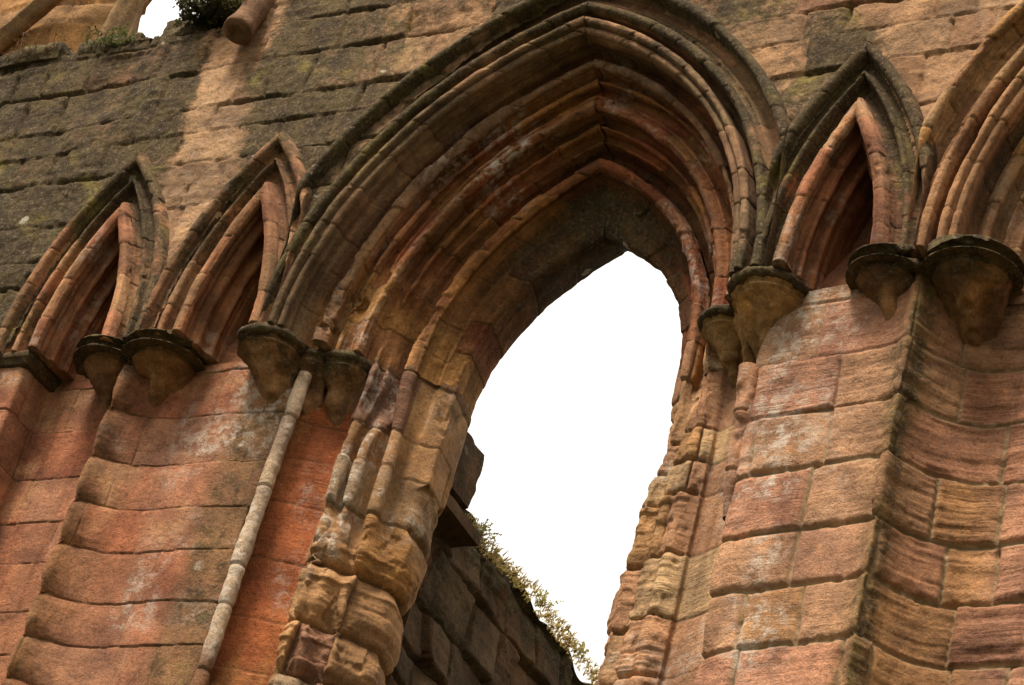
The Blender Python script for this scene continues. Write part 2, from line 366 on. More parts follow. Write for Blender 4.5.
# ---- swept, weathered arch mouldings
def arc_pts(a, h, n):
    """positions (x offset >= 0, v) along one half arch from springing to apex, per profile sample; returns (n, m)"""
    R = (a*a+h*h)/(2*a); cx = a-R; ph = np.arctan2(h, -cx)
    t = np.linspace(0, 1, n)[:, None]*ph[None]
    return cx+R*np.cos(t), R*np.sin(t)
def arch_half(name, parent, xc, side, prof, c, groups, seed, cut=None, step=.0055, lstep=.010, hfun=None, wide=None, craters=(),
              erode=None, tintf=None, wearf=None, below=0.0, vl=(.22, .36), off=.005, rough=.005, joint=.012):
    """prof: rows (a, w) outer to inner.  groups: 'a' limits splitting voussoir rings."""
    pr, arc = resample(prof, step)
    base = smooth1(pr, .8)
    soft = smooth1(pr, .05/step)
    n = int(2.5*max(pr[:, 0])/lstep*1.0)+20
    n = int(min(max(n, 60), 330))
    hcon = lambda a: np.sqrt(np.maximum((a+c)**2-c*c, 1e-4))
    def place(p):
        h = hcon(p[:, 0])-(hfun(p[:, 0], p[:, 1]) if hfun is not None else 0)
        xo, vo = arc_pts(p[:, 0]+(wide(p[:, 0], p[:, 1], side) if wide is not None else 0), h, n)
        return xo, vo
    x1, v1 = place(base); x2, v2 = place(soft)
    W1 = np.broadcast_to(base[:, 1], x1.shape); W2 = np.broadcast_to(soft[:, 1], x1.shape)
    A = np.broadcast_to(base[:, 0], x1.shape); AR = np.broadcast_to(arc, x1.shape); T = np.broadcast_to(np.linspace(0, 1, n)[:, None], x1.shape)
    P0 = wv(xc+side*x1, W1, S+v1)
    L = T*np.hypot(x1[0], v1[-1])[None]*1.06          # rough length in metres from the springing
    e = np.clip(.02+.14*fbm(P0, 3.5, 3, seed+1), 0, 1)
    if erode is not None: e = np.clip(e+erode(T, A, W1, P0), 0, 1)
    X = xc+side*(x1*(1-e)+x2*e); W = W1*(1-e)+W2*e; Vv = S+v1*(1-e)+v2*e
    P = wv(X, W, Vv)
    N = normals(P, side*1.0)
    # ring and voussoir ids
    ring = np.searchsorted(np.array(groups), arc)
    r = np.random.default_rng(seed)
    tint = np.zeros(P.shape); wear = np.zeros(P.shape); disp = np.zeros(X.shape); HH = np.zeros(X.shape)
    for g in range(len(groups)+1):
        m = np.where(ring == g)[0]
        if not len(m): continue
        J = [-.1]
        while J[-1] < 4: J.append(J[-1]+r.uniform(*vl))
        J = np.array(J)
        lw = L[:, m]+.008*fbm(P0[:, m], 9, 2, seed+2)
        b = np.clip(np.searchsorted(J, lw)-1, 0, len(J)-2); d = np.minimum(lw-J[b], J[b+1]-lw)
        hh = h1(b, np.full_like(b, g), np.full_like(b, seed)); h2 = h1(b, np.full_like(b, g), np.full_like(b, seed+9)); h3 = h1(b, np.full_like(b, g), np.full_like(b, seed+19))
        HH[:, m] = hh
        disp[:, m] = off*(2*hh-1)-joint*(1-ss(.0, .004+.006*h2, d))*(.35+.65*h3)-.002*np.exp(-d/.010)
        # chips: bites taken out of the arrises close to some joints
        ch = ss(.25, .6, fbm(P0[:, m], 7, 3, seed+31))*h3
        disp[:, m] -= .012*ch
        tint[:, m] = tintf(hh, h2, T[:, m], A[:, m], W1[:, m], P0[:, m]); wear[:, m, 2] = .25*(1-ss(.0, .009, d))
    Q = np.stack([AR*34, L*1.3, 0*L+seed], -1)
    st = fbm(Q, 1.0, 4, seed+61, .65); st2 = fbm(Q*np.array([.4, 1.6, 1]), 1.0, 3, seed+62)
    disp += .0045*st*ss(-.2, .3, fbm(P0, 3, 2, seed+63))
    tint *= (1+.55*st+.35*st2)[..., None].clip(.35, 1.9)
    disp += rough*(fbm(P0, 6, 4, seed+3)+.5*fbm(P0, 24, 3, seed+4))
    for (cx_, cw_, cv_, cr_, cd_) in craters:
        dd = np.sqrt((P0[..., 0]-cx_)**2+((P0[..., 2]-EYE-cv_)*.75)**2)*(1+.7*fbm(P0, 16, 3, seed+71)); disp -= cd_*(1-ss(.3, 1.1, dd/cr_))
    P = P+N*disp[..., None]
    if wearf is not None:
        mo, li = wearf(T, A, W1, P0); wear[..., 0] = np.clip(mo, 0, 1); wear[..., 1] = np.clip(li, 0, 1)
    # meet at the apex mitre and at neighbouring arches
    xo = (P[..., 0]-xc)*side
    P[..., 0] = xc+side*np.maximum(xo, -.004)
    if cut is not None:
        P = P.copy()
        k = cut+side*.028; over = np.maximum((P[..., 0]-k)*side, 0)
        P[..., 0] = np.where(over > 0, k+side*over*.06, P[..., 0]); P[..., 1] += np.minimum(over, .12)*.6
    # flat bed under the springing stones
    bed = P[:1]+np.array([0, .35, .01]); bed[..., 1] = np.where(P[:1, :, 1] < D0+.60, np.minimum(bed[..., 1], D0+.62), P[:1, :, 1]); P = np.concatenate([bed, P]); tint = np.concatenate([tint[:1], tint]); wear = np.concatenate([wear[:1], wear]); HH = np.concatenate([HH[:1], HH])
    f = grid_faces(*P.shape[:2])
    if side > 0: f = f[:, ::-1]
    return mesh_from(name, P.reshape(-1, 3), f, STONE, parent, tint.reshape(-1, 3), wear.reshape(-1, 3), hid=.5*HH)

def circ(a, w_, r, d0, d1, n=9):
    """arc of a roll; degrees, 0 = +a (outwards), 90 = -w (towards the viewer)"""
    th = np.radians(np.linspace(d0, d1, n)); return [(a+r*math.cos(t), w_-r*math.sin(t)) for t in th]

# profile of the big arch, outside to inside, as (half-width, depth)
HOOD = [(1.69, .06), (1.668, .03), (1.662, -.03)] + circ(1.632, -.035, .030, 20, 175) + [(1.600, .0), (1.597, .05), (1.580, .085), (1.545, .085), (1.525, .05), (1.515, .035), (1.50, .045), (1.49, .05)] \
     + circ(1.455, .018, .031, 40, 200) + [(1.424, .06), (1.432, .13), (1.418, .175), (1.395, .17), (1.386, .11), (1.380, .05)] \
     + circ(1.356, .022, .025, 20, 160) + [(1.332, .045), (1.331, .058)] + circ(1.310, .058, .026, 30, 215) + [(1.288, .12), (1.318, .19), (1.326, .26), (1.305, .305), (1.275, .31), (1.255, .28)]
ORDER = [(1.255, .28)] + circ(1.225, .235, .030, 60, 230) + [(1.216, .29), (1.212, .345), (1.195, .355), (1.182, .335)] + circ(1.163, .325, .018, 50, 215, 7) + [(1.150, .345), (1.150, .385), (1.128, .395), (1.105, .385), (1.088, .355), (1.082, .335), (1.070, .335), (1.064, .35)] \
     + circ(1.030, .365, .033, 70, 240) + [(1.018, .42), (1.026, .475), (1.000, .495), (.980, .475)] + circ(.962, .465, .017, 50, 215, 7) + [(.950, .50), (.948, .53), (.930, .54), (.915, .525), (.905, .53), (.905, .59), (.922, .66), (.885, .70), (.858, .67), (.838, .61)]
INNER = [(.838, .61), (.832, .59)] + circ(.795, .58, .040, 60, 250, 11) + [(.782, .64), (.80, .70), (.79, .725), (.765, .715), (.735, .75)] + circ(.708, .792, .022, 80, 240, 7) + [(.70, .83), (.708, .88), (.735, 1.03), (.75, 1.08), (.765, 1.10), (.80, 1.12)]
def hdrop(a, w_): return .25*ss(.62, .82, w_)-.065*ss(.85, 1.1, w_)
def bwide(a, w_, side):
    o = (.055*ss(.22, .36, w_)+.02*ss(.40, .57, w_))*(1-ss(.60, .72, w_))
    return o+((.15*ss(.34, .12, w_)+.03*ss(.22, .36, w_)*(1-ss(.5, .66, w_))) if side < 0 else 0)
def nhdrop(a, w_): return .065*ss(.36, .46, a)

def big_tint(hh, h2, T, A, W, P):
    warm = ss(.15, .32, W)
    o = palette(hh, [GREY*.95, C(.27, .19, .12), C(.29, .185, .115), C(.20, .14, .09)], [3, 3, 3, 2])
    i = palette(hh, [C(.27, .12, .055), C(.25, .09, .04), C(.30, .15, .06), C(.20, .095, .05), C(.30, .145, .08)], [4, 3, 2.5, 2, 2])
    t = mix(o, i, warm)
    oc = ss(.36, .16, T+.08*fbm(P, 4, 3, 505))*ss(XB, XB-.1, P[..., 0])*ss(.2, .3, W)
    t = mix(t, palette(h2, [C(.43, .25, .10), C(.37, .21, .10), C(.31, .165, .085), C(.42, .31, .20)], [3, 2, 2, 1]), oc*.85)
    t = t*(1-.50*ss(.60, .72, W)*ss(.15, .45, T+.15*fbm(P, 3, 3, 512)))[..., None]  # shade of the upper soffit painted in: darker with depth and towards the apex
    return t*(.88+.24*h2)[..., None]
def big_wear_shade(T, A, W, P):
    n = fbm(P, 2.2, 3, 501)
    hood = ss(.12, -.02, W)
    left = ss(XB+.1, XB-.6, P[..., 0])
    mo = hood*(.40+.35*n)+.35*ss(1.38, 1.43, A)*ss(.1, .0, W)+.34*ss(.62, .72, W)*ss(.22, .5, T+.2*n)+.20*ss(.50, .60, W)*ss(.5, .8, T)+.22*np.exp(-((A-1.13)/.06)**2)*ss(.28, .33, W)*ss(.3, .5, T)  # moss on hood and soffit; soffit and hollow terms also paint in shade
    mo = mo+.14*n
    roll = np.exp(-((A-1.025)/.03)**2)*ss(.45, .40, W)+.8*np.exp(-((A-1.222)/.03)**2)
    li = .75*roll*(ss(.0, .35, n)+.25)*(.4+.6*left)+.5*ss(.2, .5, fbm(P, 3, 3, 503))*ss(.2, .3, W)*ss(.7, .6, W)
    return mo, li
def big_erode_left(T, A, W, P):
    z = ss(.02, .08, T)*ss(.30, .12, T+.10*fbm(P, 4, 3, 505))*ss(1.20, 1.16, A)*ss(.84, .9, A)
    return .95*z+.25*ss(.25, .5, fbm(P, 5, 3, 506))+.8*ss(.02, .16, fbm(P, 3.1, 3, 510))*ss(.45, .25, T)*ss(1.2, 1.1, A)*ss(.02, .10, T)
def big_erode_right(T, A, W, P):
    return .35*ss(.2, .5, fbm(P, 5, 3, 507))+.3*ss(.15, 0, T)*ss(1.0, .9, A)

win = node_empty('window_arch', wall)
XM_L, XM_R = -8.722, -5.703
for side, cut, er, sd in ((-1, XM_L, big_erode_left, 610), (1, XM_R, big_erode_right, 640)):
    arch_half('hood_mould', win, XB, side, HOOD, .855, [.20, .30], sd, cut=cut, tintf=big_tint, wearf=big_wear_shade, hfun=hdrop, wide=bwide)
    arch_half('arch_order', win, XB, side, ORDER, .855, [.16, .40, .60], sd+7, craters=[(-8.47, .3, 9.02, .05, .025), (-8.36, .35, 9.24, .05, .04), (-8.25, .4, 9.42, .04, .03)] if side < 0 else (), tintf=big_tint, wearf=big_wear_shade, hfun=hdrop, wide=bwide, erode=er, off=.008, rough=.008)
    arch_half('inner_order', win, XB, side, INNER, .855, [.02, .14, .34], sd+13, tintf=big_tint, wearf=big_wear_shade, hfun=hdrop, wide=bwide, erode=er, off=.008, rough=.009)

# the next large arch, cut by the right edge of the picture: blind, its back panel is part of the lower wall
ORDER_B = [(1.26, .21)] + circ(1.222, .225, .032, 60, 230) + [(1.215, .29), (1.205, .335), (1.17, .34), (1.15, .285), (1.142, .283), (1.12, .31)] + circ(1.09, .34, .034, 70, 235) + [(1.075, .40), (1.08, .50)]
def r2_tint(hh, h2, T, A, W, P):
    return palette(hh, [C(.38, .225, .13), C(.38, .25, .14), C(.39, .23, .10), C(.34, .19, .11)], [4, 3, 2, 1])*(.88+.24*h2)[..., None]
def r2_wear(T, A, W, P):
    n = fbm(P, 2.2, 3, 511); return .16+.3*n, .25*ss(.1, .5, n)
nxt = node_empty('blind_arch', wall)
for side, sd in ((-1, 700), (1, 720)):
    arch_half('hood_mould', nxt, XR, side, HOOD, .855, [.20, .30], sd, cut=-4.872 if side < 0 else None, tintf=r2_tint, wearf=r2_wear)
    arch_half('arch_order', nxt, XR, side, ORDER_B, .855, [.16, .30], sd+5, tintf=r2_tint, wearf=r2_wear)

# small lancet blind arches
NP_OUT = [(.575, .06), (.562, .02), (.553, -.018)] + circ(.522, -.014, .030, 30, 180) + [(.488, .012), (.480, .038), (.458, .045), (.440, .030), (.432, .03)] \
       + circ(.405, .020, .024, 60, 195) + [(.380, .045), (.372, .075), (.345, .085), (.322, .078), (.312, .06), (.305, .035)]
NP_IN = [(.305, .035)] + circ(.262, .022, .041, 50, 235, 11) + [(.234, .08), (.244, .11), (.232, .125)] + circ(.213, .142, .022, 60, 260) + [(.213, .185), (.223, .21), (.213, .225)] + circ(.188, .25, .024, 60, 250) + [(.176, .29), (.182, .31), (.170, .325), (.168, .52)]
def nt_factory(base_cols, wts):
    def f(hh, h2, T, A, W, P):
        t = palette(hh, base_cols, wts)*(.8+.4*h2)[..., None]
        return mix(t, t*C(1.0, .82, .74), ss(.28, .22, A))
    return f
def nw_factory(m0, sd):
    def f(T, A, W, P):
        n = fbm(P, 2.6, 3, sd)
        return m0*ss(.27, .36, A)+.32*ss(.35, .8, T)*ss(.30, .38, A)+.35*n*ss(.24, .34, A)+.06*n, .4*ss(.05, .45, fbm(P, 4, 3, sd+3))*ss(.33, .27, A)
    return f
for nm, xc, cl, cr, m0, sd in (('a', N1, None, -9.57, .40, 800), ('b', N2, -9.545, XM_L, .30, 830), ('c', NR, XM_R, -4.872, .55, 860)):
    e_ = node_empty('lancet_arch', wall)
    tf = nt_factory([C(.33, .19, .115), C(.32, .20, .12), C(.31, .16, .10), C(.28, .185, .115)], [4, 3, 2, 1.5]); wf = nw_factory(m0, sd+1)
    for side, cut in ((-1, cl), (1, cr)):
        arch_half('hood_mould', e_, xc, side, NP_OUT, 1.871, [.10, .19], sd+(side > 0)*5, cut=cut, hfun=nhdrop, tintf=tf, wearf=wf, step=.005, lstep=.006, off=.003, rough=.004, joint=.008)
        arch_half('inner_order', e_, xc, side, NP_IN, 1.871, [.12, .22], sd+11+(side > 0)*5, tintf=tf, wearf=wf, step=.005, lstep=.006, off=.003, rough=.004, joint=.008)

# ---- lower wall: plan profile swept upright, with eroded coursed blocks
def swept_wall(name, plan, v0, v1, cs, step, fn, parent=wall, sm=.012):
    pr, arc = resample(plan, step); pr = smooth1(pr, max(.6, sm/step))
    vs = np.arange(v0, v1, step)
    X = np.repeat(pr[:, :1], len(vs), 1); W = np.repeat(pr[:, 1:2], len(vs), 1); A = np.repeat(arc[:, None], len(vs), 1)
    Vv = np.repeat(vs[None], len(pr), 0)
    P = wv(X, W, Vv)
    N = normals(P, 1)
    if N[len(pr)//2, 5, 1] > 0: N = -N
    disp, tint, wear, hid = fn(P, A, X, W, Vv, cs)
    P = P+N*disp[..., None]
    return mesh_from(name, P.reshape(-1, 3), grid_faces(*X.shape), STONE, parent, tint.reshape(-1, 3), wear.reshape(-1, 3), hid=hid)

def left_bay(P, A, X, W, Vv, cs):
    near = np.exp(-np.abs(X+9.67)/.11)*ss(-9.78, -9.70, X)             # scalloped blocks beside the arris
    pil = .012+.035*near
    disp, hh, h2, mo, d = masonry(P, A, Vv, cs, .002, .004, .012, warp=.012, off=.004, tilt=.004, rough=.005, mortar=.5, seed=200)
    lz = cs.at(A, Vv)[5]
    disp = disp-near*.045*np.abs(lz)**3-near*.02*fbm(P, 5, 3, 210)
    t = palette(hh, [C(.38, .205, .14), C(.35, .175, .115), C(.33, .145, .09), C(.38, .23, .15), C(.36, .18, .11)], [3, 4, 2, 1.2, 3])*(.88+.24*h2)[..., None]
    t = mix(t, t*C(1.05, .70, .52), ss(.0, .5, fbm(P, np.array([5, 5, 1.2]), 3, 211))*.28)
    brown = near[..., None]*.75
    t = t*(1-brown)+C(.23, .135, .065)*brown
    band = ss(-9.02, -8.86, X+.04*fbm(P, 3, 3, 212))*ss(8.75, 8.5, Vv)
    moss = .30*band+.22*near+.05+.12*fbm(P, 2, 3, 213)
    t = mix(t, C(.19, .135, .07), band*.62)
    lime = .75*ss(.12, .45, fbm(P, 1.9, 4, 214))*ss(7.6, 8.3, Vv)*ss(-9.4, -9.2, X)+.45*ss(.25, .55, fbm(P, 2.3, 3, 215))
    orange = ss(.2, .55, fbm(P, 3.1, 4, 216))*.6
    t = mix(t, C(.47, .29, .17), orange)
    return disp, t, np.stack([np.clip(moss, 0, 1), np.clip(lime, 0, 1), mo], -1), .5*hh
csL = Courses(4.9, 10.6, .30, .62, 31, .12)
PLAN_L = [(-14.5, .06), (-10.415, .06), (-10.395, .075), (-10.39, .33), (-9.86, .335), (-9.80, .30), (-9.745, .17), (-9.705, .10), (-9.675, .11), (-9.60, .205), (-9.50, .27), (-9.36, .305), (-9.0, .30), (-8.74, .325), (-8.66, .33), (-8.615, .36)]
def lower_left():
    swept_wall('wall_pier', PLAN_L, 5.9, S-.02, csL, .0065, left_bay)
    # plain panel behind the two lancets
    pan = [(-10.36, .335), (-9.76, .335)]
    for x0, x1 in ((-10.40, -9.72), (-9.42, -8.66)):
        swept_wall('lancet_panel', [(x0, .33), (x1, .33)], S-.06, S+1.1, csL, .010, rose_panel)
def rose_panel(P, A, X, W, Vv, cs):
    disp, hh, h2, mo, d = masonry(P, A, Vv, cs, .002, .004, .006, warp=.012, off=.003, tilt=.002, rough=.005, seed=260)
    disp = disp-.16*ss(S+.04, S+.50, Vv)
    t = palette(hh, [C(.30, .15, .09), C(.28, .135, .085)], [1, 1])*(.95+.1*h2)[..., None]
    return disp, t, np.stack([.05+.1*ss(0, .5, fbm(P, 3, 3, 261)), .35*ss(.1, .5, fbm(P, 3, 4, 262)), 0*X], -1), .2+0*X

lower_left()

def right_bay(P, A, X, W, Vv, cs):
    low = ss(8.25, 7.6, Vv)
    hol = ss(-4.88, -4.80, X)
    pil = .008+.020*low
    disp, hh, h2, mo, d = masonry(P, A, Vv, cs, .004, .017, .006, warp=.012, off=.007, tilt=.007, rough=.010, mortar=1.0, seed=300)
    extra = np.exp(-np.maximum(d, 0)/.022)
    disp = disp-low*.012*np.exp(-(np.maximum(d, 0)/.016)**1.5)+low*.012*fbm(P, 3.4, 4, 301)-low*.014*ss(.1, .4, fbm(P, 9, 3, 320))*np.exp(-np.maximum(d, 0)/.05)
    disp = disp+hol*.016*fbm(P, np.array([1.6, 1.6, 16]), 4, 302)
    # loss around the lower window-side corner
    c = ss(-5.5, -5.72, X)*low
    disp = disp-c*.05*(.5+fbm(P, 3.2, 3, 303))
    t = palette(hh, [C(.48, .285, .20), C(.48, .30, .20), C(.47, .285, .155), C(.44, .245, .175), C(.39, .225, .165)], [4, 3, 1, 3, 1.5])*(.86+.28*h2)[..., None]
    t = mix(t, palette(h2, [C(.25, .13, .08), C(.29, .165, .07), C(.24, .145, .08), C(.27, .135, .08)], [3, 2, 3, 2]), hol*ss(-4.2, -4.55, X)*.8)
    green = .8*np.exp(-np.abs(X+4.91)/.07)*ss(9, 8.3, Vv)*(1-.6*hol)
    edge = np.exp(-np.abs(X+4.835)/.035)
    moss = .36*green+.42*edge+.36*np.exp(-np.abs(X+4.81)/.028)+.06+.14*fbm(P, 2, 3, 304)-.08*low
    t = mix(t, C(.185, .145, .05), np.clip((.95*edge+.35*green)*(.75+.6*fbm(P, 7, 3, 330)), 0, .9))
    moss = moss*(1-.45*edge)
    lime = .85*ss(.05, .42, fbm(P, 2.0, 4, 305)+.25*np.exp(-((X+5.5)/.22)**2))*ss(-4.95, -5.15, X)
    ctr = np.exp(-((X+5.45)/.28)**2)*ss(6.2, 7.2, Vv)
    lime = np.maximum(lime*.9, .85*ctr*ss(-.1, .3, fbm(P, 3.0, 4, 306)))
    return disp, t, np.stack([np.clip(moss, 0, 1), np.clip(lime, 0, 1), mo*ss(.0, .6, low+.35*hol)], -1), .35+.5*hh
csR = Courses(4.95, 10.6, .345, .40, 47, .10)
PLAN_R = [(-5.735, .36), (-5.735, .29), (-5.71, .255), (-5.66, .245), (-5.3, .215), (-5.0, .185), (-4.91, .165), (-4.868, .125), (-4.842, .115), (-4.828, .15), (-4.81, .205), (-4.77, .275), (-4.71, .35), (-4.63, .415), (-4.53, .455), (-4.40, .465), (-4.2, .44), (-3.3, .42)]
swept_wall('wall_pier', PLAN_R, 5.7, S-.02, csR, .007, right_bay)
swept_wall('lancet_panel', [(-5.72, .33), (-4.90, .33)], S-.06, S+1.1, csR, .010, rose_panel)
swept_wall('arch_panel', [(-4.88, .46), (-3.2, .46)], S-.06, S+2.2, csR, .012, right_bay)

# ---- window jambs
JAMB = [(1.49, .34), (1.485, .40), (1.46, .43), (1.40, .445), (1.30, .49), (1.17, .55), (1.14, .545), (1.118, .50)] + circ(1.068, .465, .038, 60, 225, 11) + [(1.045, .52), (1.03, .545), (1.02, .53)]+circ(.985, .51, .036, 60, 225)+[(.965, .57), (.945, .625), (.92, .64)] \
     + circ(.865, .60, .044, 60, 245, 11) + [(.85, .66), (.842, .70), (.82, .715), (.79, .715), (.745, .755)] + circ(.708, .792, .022, 80, 240, 7) + [(.70, .83), (.705, .88), (.74, 1.03), (.755, 1.08), (.80, 1.12)]
def jamb(side, seed, v_er):
    step = .0075
    pr, arc = resample(JAMB, step); base = smooth1(pr, 1.3); soft = smooth1(pr, .075/step)
    vs = np.arange(5.6, S+.035, step)
    sh = (len(pr), len(vs)); Vv = np.repeat(vs[None], len(pr), 0); A = np.repeat(arc[:, None], len(vs), 1); SS = np.repeat(base[:, :1], len(vs), 1); WW = np.repeat(base[:, 1:2], len(vs), 1)
    arch = np.array([q for q in ORDER+INNER]); arch[:, 0] += bwide(arch[:, 0], arch[:, 1], side); k0 = np.where(arch[:, 0] > (1.092 if side < 0 else 1.06))[0].max()+1
    j0 = int(np.argmin(np.abs(base[:, 0]-1.118)+np.abs(base[:, 1]-.50))); ap, al = resample(arch[k0:], .002); nn_ = len(base)-j0
    ap = np.stack([np.interp(np.linspace(0, al[-1], nn_), al, ap[:, k]) for k in (0, 1)], 1); top_ = base.copy(); top_[j0:] = ap
    tb = ss(8.30, 8.84, vs)[None]
    P0 = wv(XB+side*SS, WW, Vv)
    inner = ss(1.16, 1.12, SS)
    e = inner*ss(v_er+.25, v_er-.25, Vv+.35*fbm(P0, 2.4, 3, seed))*.95+.05
    brk = ss(.02, .16, fbm(P0, 3.1, 3, seed+70))
    e = np.clip(e+inner*.95*brk, 0, 1)
    if side > 0: e = np.clip(e+inner*(.35+.5*ss(8.7, 8.3, Vv)), 0, 1)
    e = np.clip(e, 0, 1)
    BX = base[:, :1]*(1-tb)+top_[:, :1]*tb; BW = base[:, 1:2]*(1-tb)+top_[:, 1:2]*tb; e = e*(1-.85*ss(8.55, 8.84, Vv))
    X = XB+side*(BX*(1-e)+(soft[:, :1]+BX-base[:, :1])*e); W = BW*(1-e)+(soft[:, 1:2]+BW-base[:, 1:2])*e
    if side > 0: X = X-.085*ss(1.1, .85, SS)*ss(8.6, 7.4, Vv)
    P = wv(X, W, Vv); N = normals(P, side); 
    if N[len(pr)//4, 9, 1] > 0: N = -N
    cs = Courses(5.3, 9.5, .30, .80 if side > 0 else .66, seed, .35)
    disp, hh, h2, mo, d = masonry(P0, A, Vv, cs, .010, .010, .014, warp=.04, off=.012, tilt=.010, rough=.012, mortar=.5, seed=seed)
    big = inner*e
    extra = np.exp(-np.maximum(d, 0)/.035)
    lay = fbm(P0, np.array([1.1, 1.1, 19]), 3, seed+44); disp = disp-big*(.020 if side < 0 else .010)*np.exp(-(np.maximum(d, 0)/.022)**1.5)-big*(.016 if side < 0 else .008)*ss(.02, .30, lay)*(.3+h2)-big*(.016 if side < 0 else .010)*ss(.12, .4, fbm(P0, 8, 3, seed+45))+big*(.024 if side < 0 else .012)*fbm(P0, 2.8, 4, seed+40)+big*.012*fbm(P0, np.array([2, 2, 14]), 3, seed+41)
    if side < 0: disp = disp+big*.034*ss(7.95, 7.6, Vv)*(ss(0, .11, d)-.6)
    pan = 1-inner
    disp = disp*(1-.75*pan)*(.30+.70*np.maximum(e, pan))
    if side < 0:
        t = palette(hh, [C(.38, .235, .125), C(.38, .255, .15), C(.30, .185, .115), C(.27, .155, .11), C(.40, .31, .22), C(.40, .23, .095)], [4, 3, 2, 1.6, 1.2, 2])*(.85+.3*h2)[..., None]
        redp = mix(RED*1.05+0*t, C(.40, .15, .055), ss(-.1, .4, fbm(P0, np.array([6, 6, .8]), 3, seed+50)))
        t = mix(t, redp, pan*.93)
        rollish = np.exp(-((SS-.985)/.035)**2)+np.exp(-((SS-1.068)/.045)**2)
        lime = .85*inner*ss(-.05, .3, fbm(P0, 2.6, 3, seed+51)+.5*(h2-.5))*ss(7.0, 7.8, Vv)*(.30+.9*np.clip(rollish, 0, 1))+.30*pan*ss(.15, .45, fbm(P0, np.array([5, 5, 2]), 4, seed+52))
        lime = lime+.9*ss(.97, .90, SS)*np.exp(-((Vv-8.02)/.17)**2)*ss(-.15, .15, fbm(P0, 4, 3, seed+57))
        t = mix(t, C(.56, .30, .12), pan*.6*ss(.12, .5, fbm(P0, np.array([7, 7, 2.5]), 4, seed+53)))
        moss = .04+.1*fbm(P0, 2, 3, seed+54)+.25*ss(.62, .7, WW)*ss(8.3, 8.8, Vv)
    else:
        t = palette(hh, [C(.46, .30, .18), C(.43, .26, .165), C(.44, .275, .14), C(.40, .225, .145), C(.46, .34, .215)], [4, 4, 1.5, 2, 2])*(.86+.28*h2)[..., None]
        lime = .5*ss(.1, .45, fbm(P0, 2.6, 3, seed+51)); moss = .05+.1*fbm(P0, 2, 3, seed+54)
    P = P+N*disp[..., None]
    wear = np.stack([np.clip(moss, 0, 1), np.clip(lime, 0, 1), mo*(.3+.7*inner)], -1)
    mesh_from('window_jamb', P.reshape(-1, 3), grid_faces(*sh), STONE, wall, t.reshape(-1, 3), wear.reshape(-1, 3), hid=.3+.6*hh)
jamb(-1, 401, 7.75)
jamb(1, 445, 8.2)

